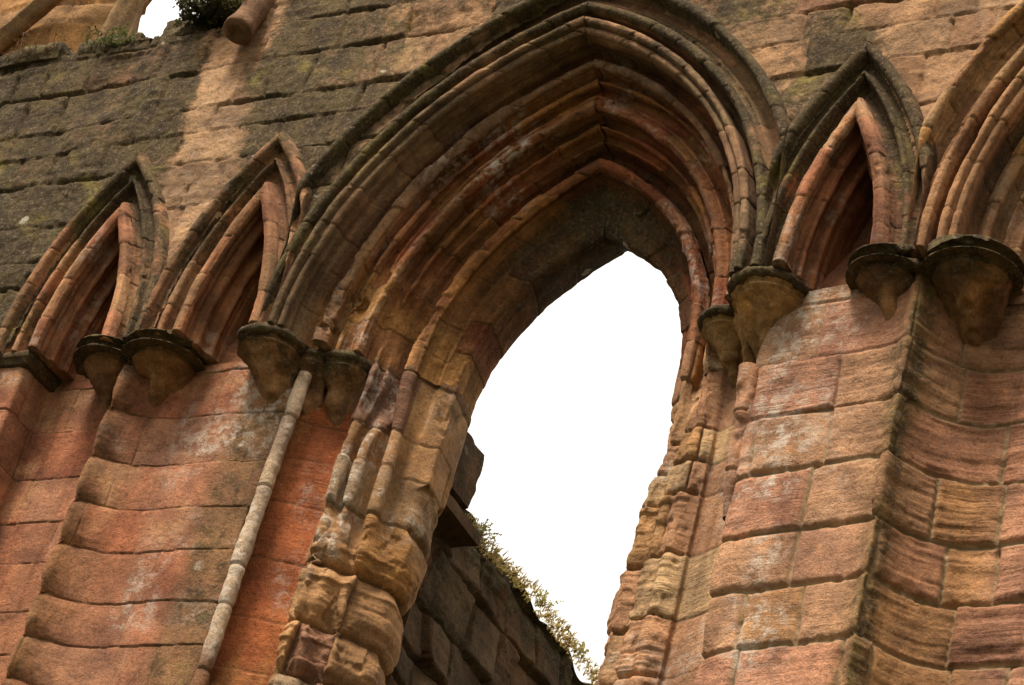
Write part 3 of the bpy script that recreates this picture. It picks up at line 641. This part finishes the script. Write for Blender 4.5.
# ---- capitals: lobed abacus slab over eroded bells
def lobes_outline(lobes, wb, n=220):
    """union outline of discs (x, w, r) in front of w = wb, ordered along x"""
    x0 = min(l[0]-l[2] for l in lobes); x1 = max(l[0]+l[2] for l in lobes)
    pts = []
    for k, (cx, cw, r) in enumerate(lobes):
        th = np.linspace(math.pi*1.12, -math.pi*.12, 260)
        q = np.stack([cx+r*np.cos(th), cw-r*np.sin(th)], 1)
        ok = np.ones(len(q), bool)
        for j, (ox, ow, orr) in enumerate(lobes):
            if j != k: ok &= np.hypot(q[:, 0]-ox, q[:, 1]-ow) > orr-.001
        ok &= q[:, 1] < wb(q[:, 0])+.02
        pts.append(q[ok])
    p = np.concatenate(pts)
    return p
def capital(lobes, wb, bells, seed, moss=.5, col=C(.25, .155, .075), necks=None):
    cap = node_empty('capital', wall)
    o = lobes_outline(lobes, wb)
    d = np.r_[0, np.cumsum(np.hypot(*np.diff(o, axis=0).T))]; q = np.linspace(0, d[-1], 260)
    o = np.stack([np.interp(q, d, o[:, 0]), np.interp(q, d, o[:, 1])], 1); o = smooth1(o, 2.0)
    tg = np.gradient(o, axis=0); nn = np.stack([tg[:, 1], -tg[:, 0]], 1); nn /= np.linalg.norm(nn, axis=1, keepdims=True)
    if np.mean(nn[:, 1]) > 0: nn = -nn
    # slab profile: (inset, height) from the top centre round the nosing to the underside
    pf = [(.30, .006), (.16, .010), (.06, .012), (.018, .009), (.002, .0), (-.008, -.014), (-.010, -.030), (-.002, -.044), (.010, -.052), (.030, -.056), (.07, -.058), (.28, -.062)]; pf, _ = resample(pf, .005)
    cx = np.array([l[0] for l in lobes]).mean(); inner = np.array([(min(max(a[0], min(l[0] for l in lobes)), max(l[0] for l in lobes)), .42) for a in o])
    n, m = len(o), len(pf)
    IN = np.repeat(pf[None, :, 0], n, 0); HT = np.repeat(pf[None, :, 1], n, 0)
    tw = np.clip(IN/.30, 0, 1)**2
    B = o[:, None]-nn[:, None]*np.minimum(IN, .07)[..., None]
    B = B*(1-tw[..., None])+inner[:, None]*tw[..., None]
    P = wv(B[..., 0], B[..., 1], S+HT)
    N = normals(P, 1); c0 = np.array([nn[n//2, 0], nn[n//2, 1], 0])
    if (N[n//2, m//2]@c0) < 0: N = -N
    P = P+N*(.010*fbm(P, 8, 4, seed)+.006*fbm(P, 28, 3, seed+1)-.028*ss(.22, .5, fbm(P, 6, 3, seed+2)))[..., None]
    t = np.broadcast_to(C(.115, .075, .04), P.shape)*(.8+.5*(fbm(P, 6, 3, seed+3)+.5))[..., None]
    w_ = np.zeros(P.shape); w_[..., 0] = .55
    mesh_from('abacus', P.reshape(-1, 3), grid_faces(n, m), STONE, cap, t.reshape(-1, 3), w_.reshape(-1, 3))
    for k, (bx, bw, r, ex, ew, er, hgt) in enumerate(bells):
        nz, na = 64, 96
        tt = np.linspace(0, 1, nz)[:, None]; th = np.linspace(0, 2*np.pi, na, endpoint=False)[None]
        fl = (1-tt)**1.35; rr = er+(r-er)*fl
        rr = np.where(tt < .10, r*(1.0-.10*np.sin(tt/.10*np.pi)), rr)
        rr = rr*(1.08+.10*tt-.52*(.5-.5*np.cos(3*(th+np.pi/2+.25*(k-.5))))*ss(.10, .40, tt)*ss(1.25, .8, tt))
        X = bx+(ex-bx)*ss(0, 1, tt)+rr*np.cos(th); W = bw+(ew+.17-bw)*tt**1.4+rr*np.sin(th); Vv = S-.050-hgt*tt+0*th
        P = wv(X, W, Vv)
        N = normals(np.concatenate([P, P[:, :1]], 1), 1)[:, :-1]
        mid = na//4*3
        if N[nz//3, mid, 1] > 0: N = -N
        lump = fbm(P, 6.5, 3, seed+20+k)
        hole = .3*ss(.24, .44, fbm(P, 8, 2, seed+30+k))*ss(.2, .4, tt+0*th)*ss(.98, .8, tt+0*th)
        P = P+N*(.028*lump*ss(.08, .25, tt)+.011*fbm(P, 18, 4, seed+4)-.045*hole)[..., None]
        tcol = mix(np.broadcast_to(col, P.shape), np.broadcast_to(col*C(1.5, 1.5, 1.45), P.shape), ss(.0, .5, fbm(P, 5, 3, seed+5)))
        w_ = np.zeros(P.shape); w_[..., 0] = np.clip(moss*ss(.75, .0, tt)+.18*fbm(P, 3, 3, seed+6), 0, 1)
        mesh_from('bell', P.reshape(-1, 3), grid_faces(nz, na, True), STONE, cap, tcol.reshape(-1, 3), w_.reshape(-1, 3))
    return cap
flat = lambda k: (lambda x: np.full_like(x, k))
capital([(-5.71, .21, .205), (-6.03, .43, .155)], lambda x: np.where(x > -5.75, .30, .55), [(-5.71, .22, .18, -5.72, .30, .05, .40), (-6.025, .44, .135, -5.93, .50, .04, .40), (-5.85, .36, .10, -5.84, .40, .04, .42)], 901, .25, C(.36, .235, .115))
capital([(-4.615, .22, .205), (-5.035, .165, .165)], lambda x: np.where(x > -4.85, .52, .33), [(-4.615, .225, .188, -4.65, .40, .08, .36), (-5.035, .168, .150, -4.95, .20, .05, .40)], 921, .45, C(.20, .115, .055))
capital([(-8.765, .20, .200), (-8.545, .37, .10), (-8.415, .475, .170)], lambda x: np.where(x < -8.6, .36, .60), [(-8.765, .21, .178, -8.72, .30, .05, .38), (-8.415, .48, .158, -8.41, .48, .09, .36), (-8.57, .36, .10, -8.57, .36, .06, .32)], 941, .45, C(.25, .15, .08))
capital([(-9.505, .21, .205), (-9.875, .165, .16)], lambda x: np.full_like(x, .345), [(-9.505, .225, .182, -9.53, .30, .05, .38), (-9.872, .175, .14, -9.78, .22, .04, .42)], 961, .25, C(.24, .13, .06))
# square impost at the far left
def impost():
    cap = node_empty('capital', wall)
    o = np.array([(-14.5, .012), (-10.37, .012), (-10.345, .03), (-10.34, .36)]); o, _ = resample(o, .012); o = smooth1(o, 1.5)
    tg = np.gradient(o, axis=0); nn = np.stack([tg[:, 1], -tg[:, 0]], 1); nn /= np.linalg.norm(nn, axis=1, keepdims=True)
    pf, _ = resample([(.30, .006), (.06, .012), (.012, .008), (.0, -.01), (.002, -.035), (.015, -.048), (.02, -.058), (.03, -.075), (.06, -.085), (.08, -.09)], .006)
    B = o[:, None]-nn[:, None]*np.minimum(pf[None, :, 0], .25)[..., None]
    P = wv(B[..., 0], B[..., 1], S+np.repeat(pf[None, :, 1], len(o), 0))
    P = P+(.006*fbm(P, 9, 4, 990))[..., None]
    t = np.broadcast_to(C(.13, .085, .045), P.shape); w_ = np.zeros(P.shape); w_[..., 0] = .5
    mesh_from('abacus', P.reshape(-1, 3), grid_faces(len(o), len(pf)), STONE, cap, t.reshape(-1, 3).copy(), w_.reshape(-1, 3))
impost()

# ---- broken wall shafts
def shaft(path, r0, r1, seed, cols, lime, joints=()):
    p = np.array(path, float); dd = np.r_[0, np.cumsum(np.linalg.norm(np.diff(p, axis=0), axis=1))]
    q = np.arange(0, dd[-1], .008); c = np.stack([np.interp(q, dd, p[:, k]) for k in range(3)], 1)
    th = np.linspace(0, 2*np.pi, 40, endpoint=False)
    rr = np.interp(q, [0, dd[-1]], [r0, r1])[:, None]+0*th
    P = wv(c[:, :1]+rr*np.cos(th), c[:, 1:2]+rr*np.sin(th), c[:, 2:3]+0*th)
    N = np.stack([np.cos(th)+0*rr, np.sin(th)+0*rr, 0*rr], -1)
    j = np.full(q.shape, 1.0)
    for k in joints: j = np.minimum(j, np.abs(q-k))
    d = .010*fbm(P, 5, 4, seed)+.005*fbm(P, np.array([6, 6, 26]), 3, seed+1)-.014*(1-ss(0, .012, j))[:, None]-.02*ss(.3, .55, fbm(P, 5, 3, seed+2))
    P = P+N*d[..., None]
    dr = np.searchsorted(np.array(joints), q); P[..., 0] += (.012*(h1(dr, dr*0+seed)-.5))[:, None]; P[..., 1] += (.012*(h1(dr, dr*0+seed+3)-.5))[:, None]
    t = palette((fbm(P, 2.5, 3, seed+3)+1)/2, cols, [1]*len(cols))*(.85+.3*h1(dr, dr*0+seed+5))[:, None, None]
    w_ = np.zeros(P.shape); w_[..., 1] = lime*ss(-.45, .0, fbm(P, 3.0, 3, seed+4))*ss(6.65, 7.05, P[..., 2]-EYE)*ss(8.72, 8.55, P[..., 2]-EYE); t = mix(C(.27, .15, .09)+0*t, t, ss(6.7, 7.1, P[..., 2]-EYE)); w_[..., 0] = .05
    mesh_from('wall_shaft', P.reshape(-1, 3), grid_faces(len(q), 40, True), STONE, wall, t.reshape(-1, 3), w_.reshape(-1, 3))
shaft([(-8.575, .33, 8.74), (-8.585, .32, 7.4), (-8.60, .34, 5.6)], .040, .046, 1001, [C(.52, .42, .33), C(.58, .48, .38), C(.44, .33, .25)], 1.0, (.30, .78, 1.30, 1.55, 1.95, 2.3))
shaft([(-5.745, .27, 8.42), (-5.745, .30, 7.85), (-5.74, .36, 7.55)], .056, .034, 1021, [C(.42, .25, .17), C(.40, .235, .16), C(.44, .28, .18)], .35, (.28, .62))

# ---- broken stone spout above the left lancets
def spout():
    th = np.linspace(0, 2*np.pi, 48, endpoint=False)
    prof = [(-.0, .06), (.002, .085), (.01, .098), (.04, .10), (.10, .088), (.18, .082), (.30, .09), (.40, .10)]     # (back from the tip, radius)
    pr, _ = resample(prof, .01)
    c0 = np.array([-9.61, D0-.10, EYE+11.20]); ax = np.array([.02, .30, 1.0]); ax /= np.linalg.norm(ax)
    e1 = np.cross(ax, [0, 0, 1]); e1 /= np.linalg.norm(e1); e2 = np.cross(ax, e1)
    P = c0+ax*pr[:, None, :1]+pr[:, None, 1:2]*(np.cos(th)[None, :, None]*e1+np.sin(th)[None, :, None]*e2)
    ring = lambda f_, dz: c0+ax*dz+(P[:1]-c0)*f_
    P = np.concatenate([ring(.02, .012), ring(.4, .012), ring(.8, .010), ring(.93, .0), P], 0)
    P = P+(.006*fbm(P, 14, 3, 1101))[..., None]
    t = np.broadcast_to(C(.20, .125, .08), P.shape); w_ = np.zeros(P.shape); w_[..., 0] = .25
    mesh_from('water_spout', P.reshape(-1, 3), grid_faces(P.shape[0], 48, True), STONE, wall, t.reshape(-1, 3).copy(), w_.reshape(-1, 3))
spout()

# ---- core of the wall: top ledge, back face, coarse masonry out of frame
def plain_grid(name, P, tint, moss, parent=wall, amp=.02, seed=0):
    P = P+(amp*fbm(P, 3, 4, seed))[..., None]*np.array([0.5, 1, .7])
    t = np.broadcast_to(tint, P.shape)*(.8+.4*(fbm(P, 2, 3, seed+1)+.5))[..., None]; w_ = np.zeros(P.shape); w_[..., 0] = moss
    return mesh_from(name, P.reshape(-1, 3), grid_faces(P.shape[0], P.shape[1]), STONE, parent, t.reshape(-1, 3), w_.reshape(-1, 3))
a, b = np.meshgrid(np.arange(-14.5, -9.54, .02), np.linspace(0, 1, 50), indexing='ij')
plain_grid('wall_top', wv(a, .03+1.1*b, 11.385+.06*fbm(wv(a, 0*a, 0*a)*np.array([1, 0, 0]), 1.6, 3, 160)+.05*np.sin(b*3)), DARK, .85, seed=1201)
a, b = np.meshgrid(np.linspace(-14.5, -1.0, 90), np.linspace(-1.6, 5.95, 60), indexing='ij')
plain_grid('wall_base', wv(a, .36+0*a, b), PINK, .1, seed=1211, amp=.03)
# back face with the window opening
a, b = np.meshgrid(np.arange(-14.5, -1.0, .04), np.arange(-1.6, 12.4, .04), indexing='ij')
Pb = wv(a, 1.11+0*a, b); kb = ~((np.hypot(np.abs(a-XB)+.53, np.maximum(b-S, 0))-.53 < .79) & (b > 5.6)) & ((b < 11.42) | (a > -9.56))
f = grid_faces(*a.shape); f = f[kb.ravel()[f].all(1)]
mesh_from('wall_rear_face', Pb.reshape(-1, 3), f, STONE, wall, np.broadcast_to(GREY, Pb.shape).reshape(-1, 3).copy(), np.tile(C(.4, 0, 0), (a.size, 1)))
a, b = np.meshgrid(np.linspace(-9.56, -1.0, 60), np.linspace(0, 1, 14), indexing='ij')
plain_grid('wall_top', wv(a, -.02+1.13*b, 12.40+0*a), DARK, .8, seed=1221)
a, b = np.meshgrid(np.linspace(0, 1, 14), np.linspace(11.36, 12.42, 30), indexing='ij')
plain_grid('wall_return', wv(-9.56+0*a, 0.01+1.10*a, b), GREY, .6, seed=1231)
# window sill and right end of the wall
a, b = np.meshgrid(np.linspace(-8.3, -6.0, 40), np.linspace(.36, 1.12, 20), indexing='ij')
plain_grid('window_sill', wv(a, b, 5.62+0*a), TAN, .3, seed=1241)

# ------------------------------------------------------------------ ruined vault fragment above the ledge
vault = empty('vault_fragment', (-11.4, D0+.9, EYE+11.4), 'tan broken vault springing with a pale rib standing on the mossy ledge', 'ruin')
def vault_build():
    # web: hollow concave sheet, thick
    a, b = np.meshgrid(np.linspace(0, 1, 120), np.linspace(0, 1, 110), indexing='ij')
    v = 11.3+2.6*b
    w_ = 1.0-.35*b-.22*np.sin(a*np.pi)*(1-.5*b)
    edge = -11.58+.25*(v-12.3)+.04*vn(wv(0*a, 0*a, v), 4, 5)
    x = -13.4+(edge+13.4)*a
    P = wv(x, w_, v); P = P+(.03*fbm(P, 3, 4, 1301))[..., None]*np.array([0, 1, .5])
    cs = Courses(11.0, 13.5, .22, .5, 77)
    disp, hh, h2, mo, d = masonry(P, x+13, v, cs, .01, .008, .01, seed=1310)
    P[..., 1] -= disp
    back = P+np.array([-.30, .35, .05])
    t = palette(hh, [C(.46, .30, .17), C(.45, .27, .13), C(.42, .26, .15)], [3, 3, 2])*(.8+.4*h2)[..., None]
    wr = np.zeros(P.shape); wr[..., 0] = np.clip(.35*ss(.5, 0, b)+.1*fbm(P, 2, 3, 1320), 0, 1); wr[..., 2] = mo
    n, m = a.shape
    V = np.concatenate([P.reshape(-1, 3), back.reshape(-1, 3)])
    F = grid_faces(n, m); F2 = F[:, ::-1]+n*m
    i = np.arange(n*m).reshape(n, m); E = []
    for L in (i[-1], i[:, -1]): E.append(np.stack([L[:-1], L[1:], L[1:]+n*m, L[:-1]+n*m], 1))
    mesh_from('vault_web', V, np.concatenate([F, F2]+E), STONE, vault, np.concatenate([t.reshape(-1, 3)]*2), np.concatenate([wr.reshape(-1, 3)]*2))
    # ribs: pale curved bars
    for k, (pts, r) in enumerate((([(-11.75, .85, 11.3), (-11.62, .80, 11.9), (-11.50, .74, 12.4), (-11.36, .66, 12.9), (-11.2, .5, 13.6)], .075), ([(-12.75, .66, 12.05), (-12.45, .62, 12.30), (-12.10, .58, 12.62), (-11.75, .52, 12.90), (-11.4, .45, 13.1)], .06))):
        p = np.array(pts); dd = np.r_[0, np.cumsum(np.linalg.norm(np.diff(p, axis=0), axis=1))]; q = np.arange(0, dd[-1], .012)
        c = smooth1(np.stack([np.interp(q, dd, p[:, j]) for j in range(3)], 1), 8)
        th = np.linspace(0, 2*np.pi, 28, endpoint=False); sec = r*(1+.18*np.cos(3*th))
        P = wv(c[:, :1]+sec*np.cos(th), c[:, 1:2]+sec*np.sin(th)*1.2, c[:, 2:3]+0*th)
        P = P+(.008*fbm(P, 9, 3, 1330+k))[..., None]
        t = np.broadcast_to(C(.36, .26, .16), P.shape); wr = np.zeros(P.shape); wr[..., 0] = .1
        mesh_from('vault_rib', P.reshape(-1, 3), grid_faces(len(q), 28, True), STONE, vault, t.reshape(-1, 3).copy(), wr.reshape(-1, 3))
vault_build()

# ------------------------------------------------------------------ wall seen through the window, running away from it
XW = -8.62
rear = empty('rear_wall', (XW, D0+4, 0), 'dark rubble wall with grassy ragged top seen through the window', 'wall')
def rear_build():
    st = .02
    ws = np.arange(1.13, 9.5, st)
    top = 9.22+.06*fbm(np.stack([ws, 0*ws, 0*ws], 1), 1.2, 3, 1401)+.05*vn(np.stack([ws, 0*ws, 0*ws], 1), 4, 1402)
    vs = np.r_[np.linspace(0, 1, 330), 1+np.linspace(.02, 1, 44)]
    Wm, B = np.meshgrid(ws, vs, indexing='ij'); T = np.repeat(top[:, None], len(vs), 1)
    face = np.clip(B, 0, 1); over = np.clip(B-1, 0, 1)
    v = 4.5+(T-4.5)*face+.10*np.sin(over*np.pi*.5); x = XW-.10*face-over*.75
    rnd = np.exp(-((1-face)/.02))*(over == 0); x = x-.05*rnd
    P = wv(x, Wm, v)
    cs = Courses(4.0, 10.5, .30, .42, 93, .4)
    disp, hh, h2, mo, d = masonry(P, Wm, v, cs, .012, .014, .035, warp=.08, off=.030, tilt=.03, rough=.03, seed=1410)
    P[..., 0] += disp*(over == 0); P[..., 2] += .05*fbm(P, 5, 3, 1415)*(over > 0)
    t = palette(hh, [DARK*.8, GREY*.55, C(.14, .085, .045), C(.115, .062, .036)], [3, 2, 3, 2])*(.8+.4*h2)[..., None]
    wr = np.zeros(P.shape); wr[..., 0] = np.clip(.28+.6*ss(.94, 1.0, face)+.2*fbm(P, 1.5, 3, 1420), 0, 1)
    mesh_from('rubble_face', P.reshape(-1, 3), grid_faces(*P.shape[:2]), STONE, rear, t.reshape(-1, 3), wr.reshape(-1, 3))
    a, b = np.meshgrid(np.linspace(1.13, 9.5, 50), np.linspace(-1.6, 4.6, 30), indexing='ij')
    plain_grid('wall_base', wv(XW+.02+0*a, a, b), DARK, .4, rear, seed=1430)
    plain_grid('rear_face', wv(XW-.85+0*a, a, -1.6+(b+1.6)/6.2*10.7), DARK, .4, rear, seed=1431)
def block(name, parent, c, size, seed, tint, moss, amp=.03, rnd=.25):
    """weathered boulder-like ashlar: rounded box from a cube-sphere"""
    n = 28; u = np.linspace(-1, 1, n); Vs, Fs = [], []; base = 0
    for axn in range(3):
        for sg in (-1, 1):
            A, Bq = np.meshgrid(u, u, indexing='ij'); Z = np.full_like(A, sg)
            q = np.stack([A, Bq, Z], -1) if axn == 2 else (np.stack([A, Z, Bq], -1) if axn == 1 else np.stack([Z, A, Bq], -1))
            f = grid_faces(n, n)+base; Vs.append(q.reshape(-1, 3)); Fs.append(f if (sg > 0) != (axn == 1) else f[:, ::-1]); base += n*n
    q = np.concatenate(Vs); F = np.concatenate(Fs)
    r = np.linalg.norm(q, axis=1, keepdims=True); p = q*(1-rnd)+rnd*q/r*1.1
    p = p/np.abs(p).max()
    P = np.array(c)+p*np.array(size)*.5
    P = P+(p/np.linalg.norm(p, axis=1, keepdims=True))*(amp*fbm(P, 3.5, 4, seed)+amp*.3*fbm(P, 14, 3, seed+1))[:, None]
    t = np.broadcast_to(tint, P.shape)*(.85+.3*(fbm(P, 3, 3, seed+2)+.5))[:, None]; wr = np.zeros(P.shape); wr[:, 0] = moss
    return mesh_from(name, P, F, STONE, parent, t, wr)
rear_build()
for k, (bx, bw, bv, sx, sz) in enumerate(((-9.80, .30, 11.62, .40, .34), (-10.20, .25, 11.50, .42, .22), (-10.75, .22, 11.45, .55, .16), (-11.4, .2, 11.45, .6, .16))):
    block('coping_stone', wall, wv(bx, bw, bv), (sx, .45, sz), 1460+k*5, C(.13, .085, .05), .85, .05, .35)
block('string_course', rear, wv(XW+.0, 1.68, 8.95), (.28, 1.3, .08), 1440, C(.13, .08, .045), .25, .012, .06)
block('upper_block', rear, wv(XW-.06, 1.58, 9.26), (.40, 1.2, .44), 1450, C(.14, .085, .05), .35, .04, .22)

# ------------------------------------------------------------------ plants
def blades(name, mat, loc, label, cat, n, length, spread, seed, width=.008, up=1.0, droop=.5, group=None, leafy=0, lean=(0, 0, 0), sx=1.0):
    r = np.random.default_rng(seed)
    V, F = [], []
    for _ in range(n):
        az = r.uniform(0, 2*np.pi); out = r.uniform(0, 1)**.7; L = length*r.uniform(.45, 1.1)
        base = np.array([spread*np.clip(r.normal(), -1.6, 1.6)*.5*sx, spread*np.clip(r.normal(), -1.6, 1.6)*.5, 0])
        dirn = np.array([math.cos(az)*out*.9, math.sin(az)*out*.9, up])+np.array(lean); dirn /= np.linalg.norm(dirn)
        side = np.cross(dirn, r.normal(size=3)); side /= np.linalg.norm(side)
        k = 6; pts = []
        for i in range(k):
            s = i/(k-1); pts.append(base+dirn*L*s+np.array([0, 0, -droop*L*s*s*out]))
        if not leafy:
            b0 = len(V)
            for i, p in enumerate(pts):
                wd = width*(1-(i/(k-1))**1.5)+.0008; V += [p-side*wd, p+side*wd]
            F += [(b0+2*i, b0+2*i+1, b0+2*i+3, b0+2*i+2) for i in range(k-1)]
        else:
            b0 = len(V)
            for i, p in enumerate(pts): V += [p-side*.002, p+side*.002]
            F += [(b0+2*i, b0+2*i+1, b0+2*i+3, b0+2*i+2) for i in range(k-1)]
            for i in range(leafy):
                s = .25+.75*(i+r.uniform(0, 1))/leafy; p = base+dirn*L*s+np.array([0, 0, -droop*L*s*s*out])
                q = r.normal(size=3)*.7+dirn*.7; q /= np.linalg.norm(q); sd_ = np.cross(q, r.normal(size=3)); sd_ /= np.linalg.norm(sd_)
                ll = width*r.uniform(.7, 1.4); b1 = len(V); nrm = np.cross(q, sd_)*ll*.15
                V += [p, p+q*ll*.5+sd_*ll*.42+nrm, p+q*ll*1.2, p+q*ll*.5-sd_*ll*.42+nrm]; F += [(b1, b1+1, b1+2), (b1, b1+2, b1+3)]
    me = bpy.data.meshes.new(name); me.from_pydata([tuple(v) for v in V], [], F); me.update(); me.materials.append(mat)
    o = bpy.data.objects.new(name, me); COL.objects.link(o); o.location = loc
    o['label'] = label; o['category'] = cat
    if group: o['group'] = group
    return o
L3 = lambda x, w_, v: tuple(wv(x, w_, v))
blades('fern', M_FERN, L3(-11.35, .10, 11.40), 'russet withered fern on the ledge below the tan vault', 'fern', 150, .26, .22, 1, .012, .8, .9, leafy=9)
blades('ivy_clump', M_LEAF, L3(-9.93, .05, 11.50), 'dark leafy plant on the ledge left of the stone spout', 'plant', 300, .20, .24, 2, .028, .8, 1.0, leafy=9)
blades('moss_tuft', M_MOSS, L3(-10.72, .06, 11.40), 'bright green moss tuft on the ledge under the sky gap', 'moss', 220, .10, .22, 3, .012, .9, .6, leafy=6)

tufts = ((1.75, 9.47, 'dry grass tuft on the inner half of the highest block of the rear wall'), (2.08, 9.45, 'dry grass tuft at the outer end of the highest block of the rear wall'),
         (2.45, 9.12, 'dry grass tuft directly above the tip of the string course'), (2.72, 9.15, 'dry grass tuft just past the tip of the string course'), (3.0, 9.18, 'matted grass tuft at the first dip beyond the string course'),
         (3.27, 9.20, 'dry grass tuft beside the yellow green bushy herb'), (3.55, 9.20, 'dry grass tuft just below the yellow green bushy herb'), (3.82, 9.20, 'dry grass tuft above the small lower herb'),
         (4.08, 9.20, 'dry grass tuft at the foot of the small lower herb'), (4.36, 9.20, 'lowest dry grass tuft where the rear wall leaves the picture'))
for k, (gw, gv, lab) in enumerate(tufts):
    blades('grass_tuft', M_GRASS, L3(XW-.03, gw, gv-.01), lab, 'grass', int(90+150*((k*7) % 5)/4), .05+.035*((k*3) % 4)/3, .19, 40+k, .0045, .7, .7, group='grass tufts on the rear wall', lean=(.5, -.1, 0), sx=.45)
for k, (gw, gv, lab) in enumerate(((2.50, 9.14, 'straggling herb standing up beside the tip of the string course'), (3.38, 9.20, 'yellow green bushy herb on the middle of the rear wall top'), (3.98, 9.20, 'small yellow green herb low on the rear wall top'))):
    blades('herb', M_HERB, L3(XW, gw, gv-.01), lab, 'plant', 16, (.15, .13, .09)[k], .05, 60+k, .014, 1.0, .5, group='herbs on the rear wall', leafy=8, lean=(.2, .1, 0))

# ------------------------------------------------------------------ ground
def ground():
    m, t, b = new_mat('short_grass')
    tc = t.nodes.new('ShaderNodeTexCoord'); n1 = noise_n(t, tc.outputs['Object'], .6, 6); n2 = noise_n(t, tc.outputs['Object'], 40, 4)
    c = mixc(t, ramp(t, n1, .35, .65), (.030, .036, .014), (.060, .060, .024)); c = mixc(t, ramp(t, n2, .3, .7), mixc(t, 1.0, c, (.6, .6, .6), 'MULTIPLY'), c)
    t.links.new(c, b.inputs['Base Color']); b.inputs['Roughness'].default_value = .95
    me = bpy.data.meshes.new('ground'); me.from_pydata([(-1500, -1500, 0), (1500, -1500, 0), (1500, 1500, 0), (-1500, 1500, 0)], [], [(0, 1, 2, 3)]); me.update(); me.materials.append(m)
    o = bpy.data.objects.new('ground', me); COL.objects.link(o); o['kind'] = 'structure'; o['label'] = 'short mown grass around the ruin'
ground()
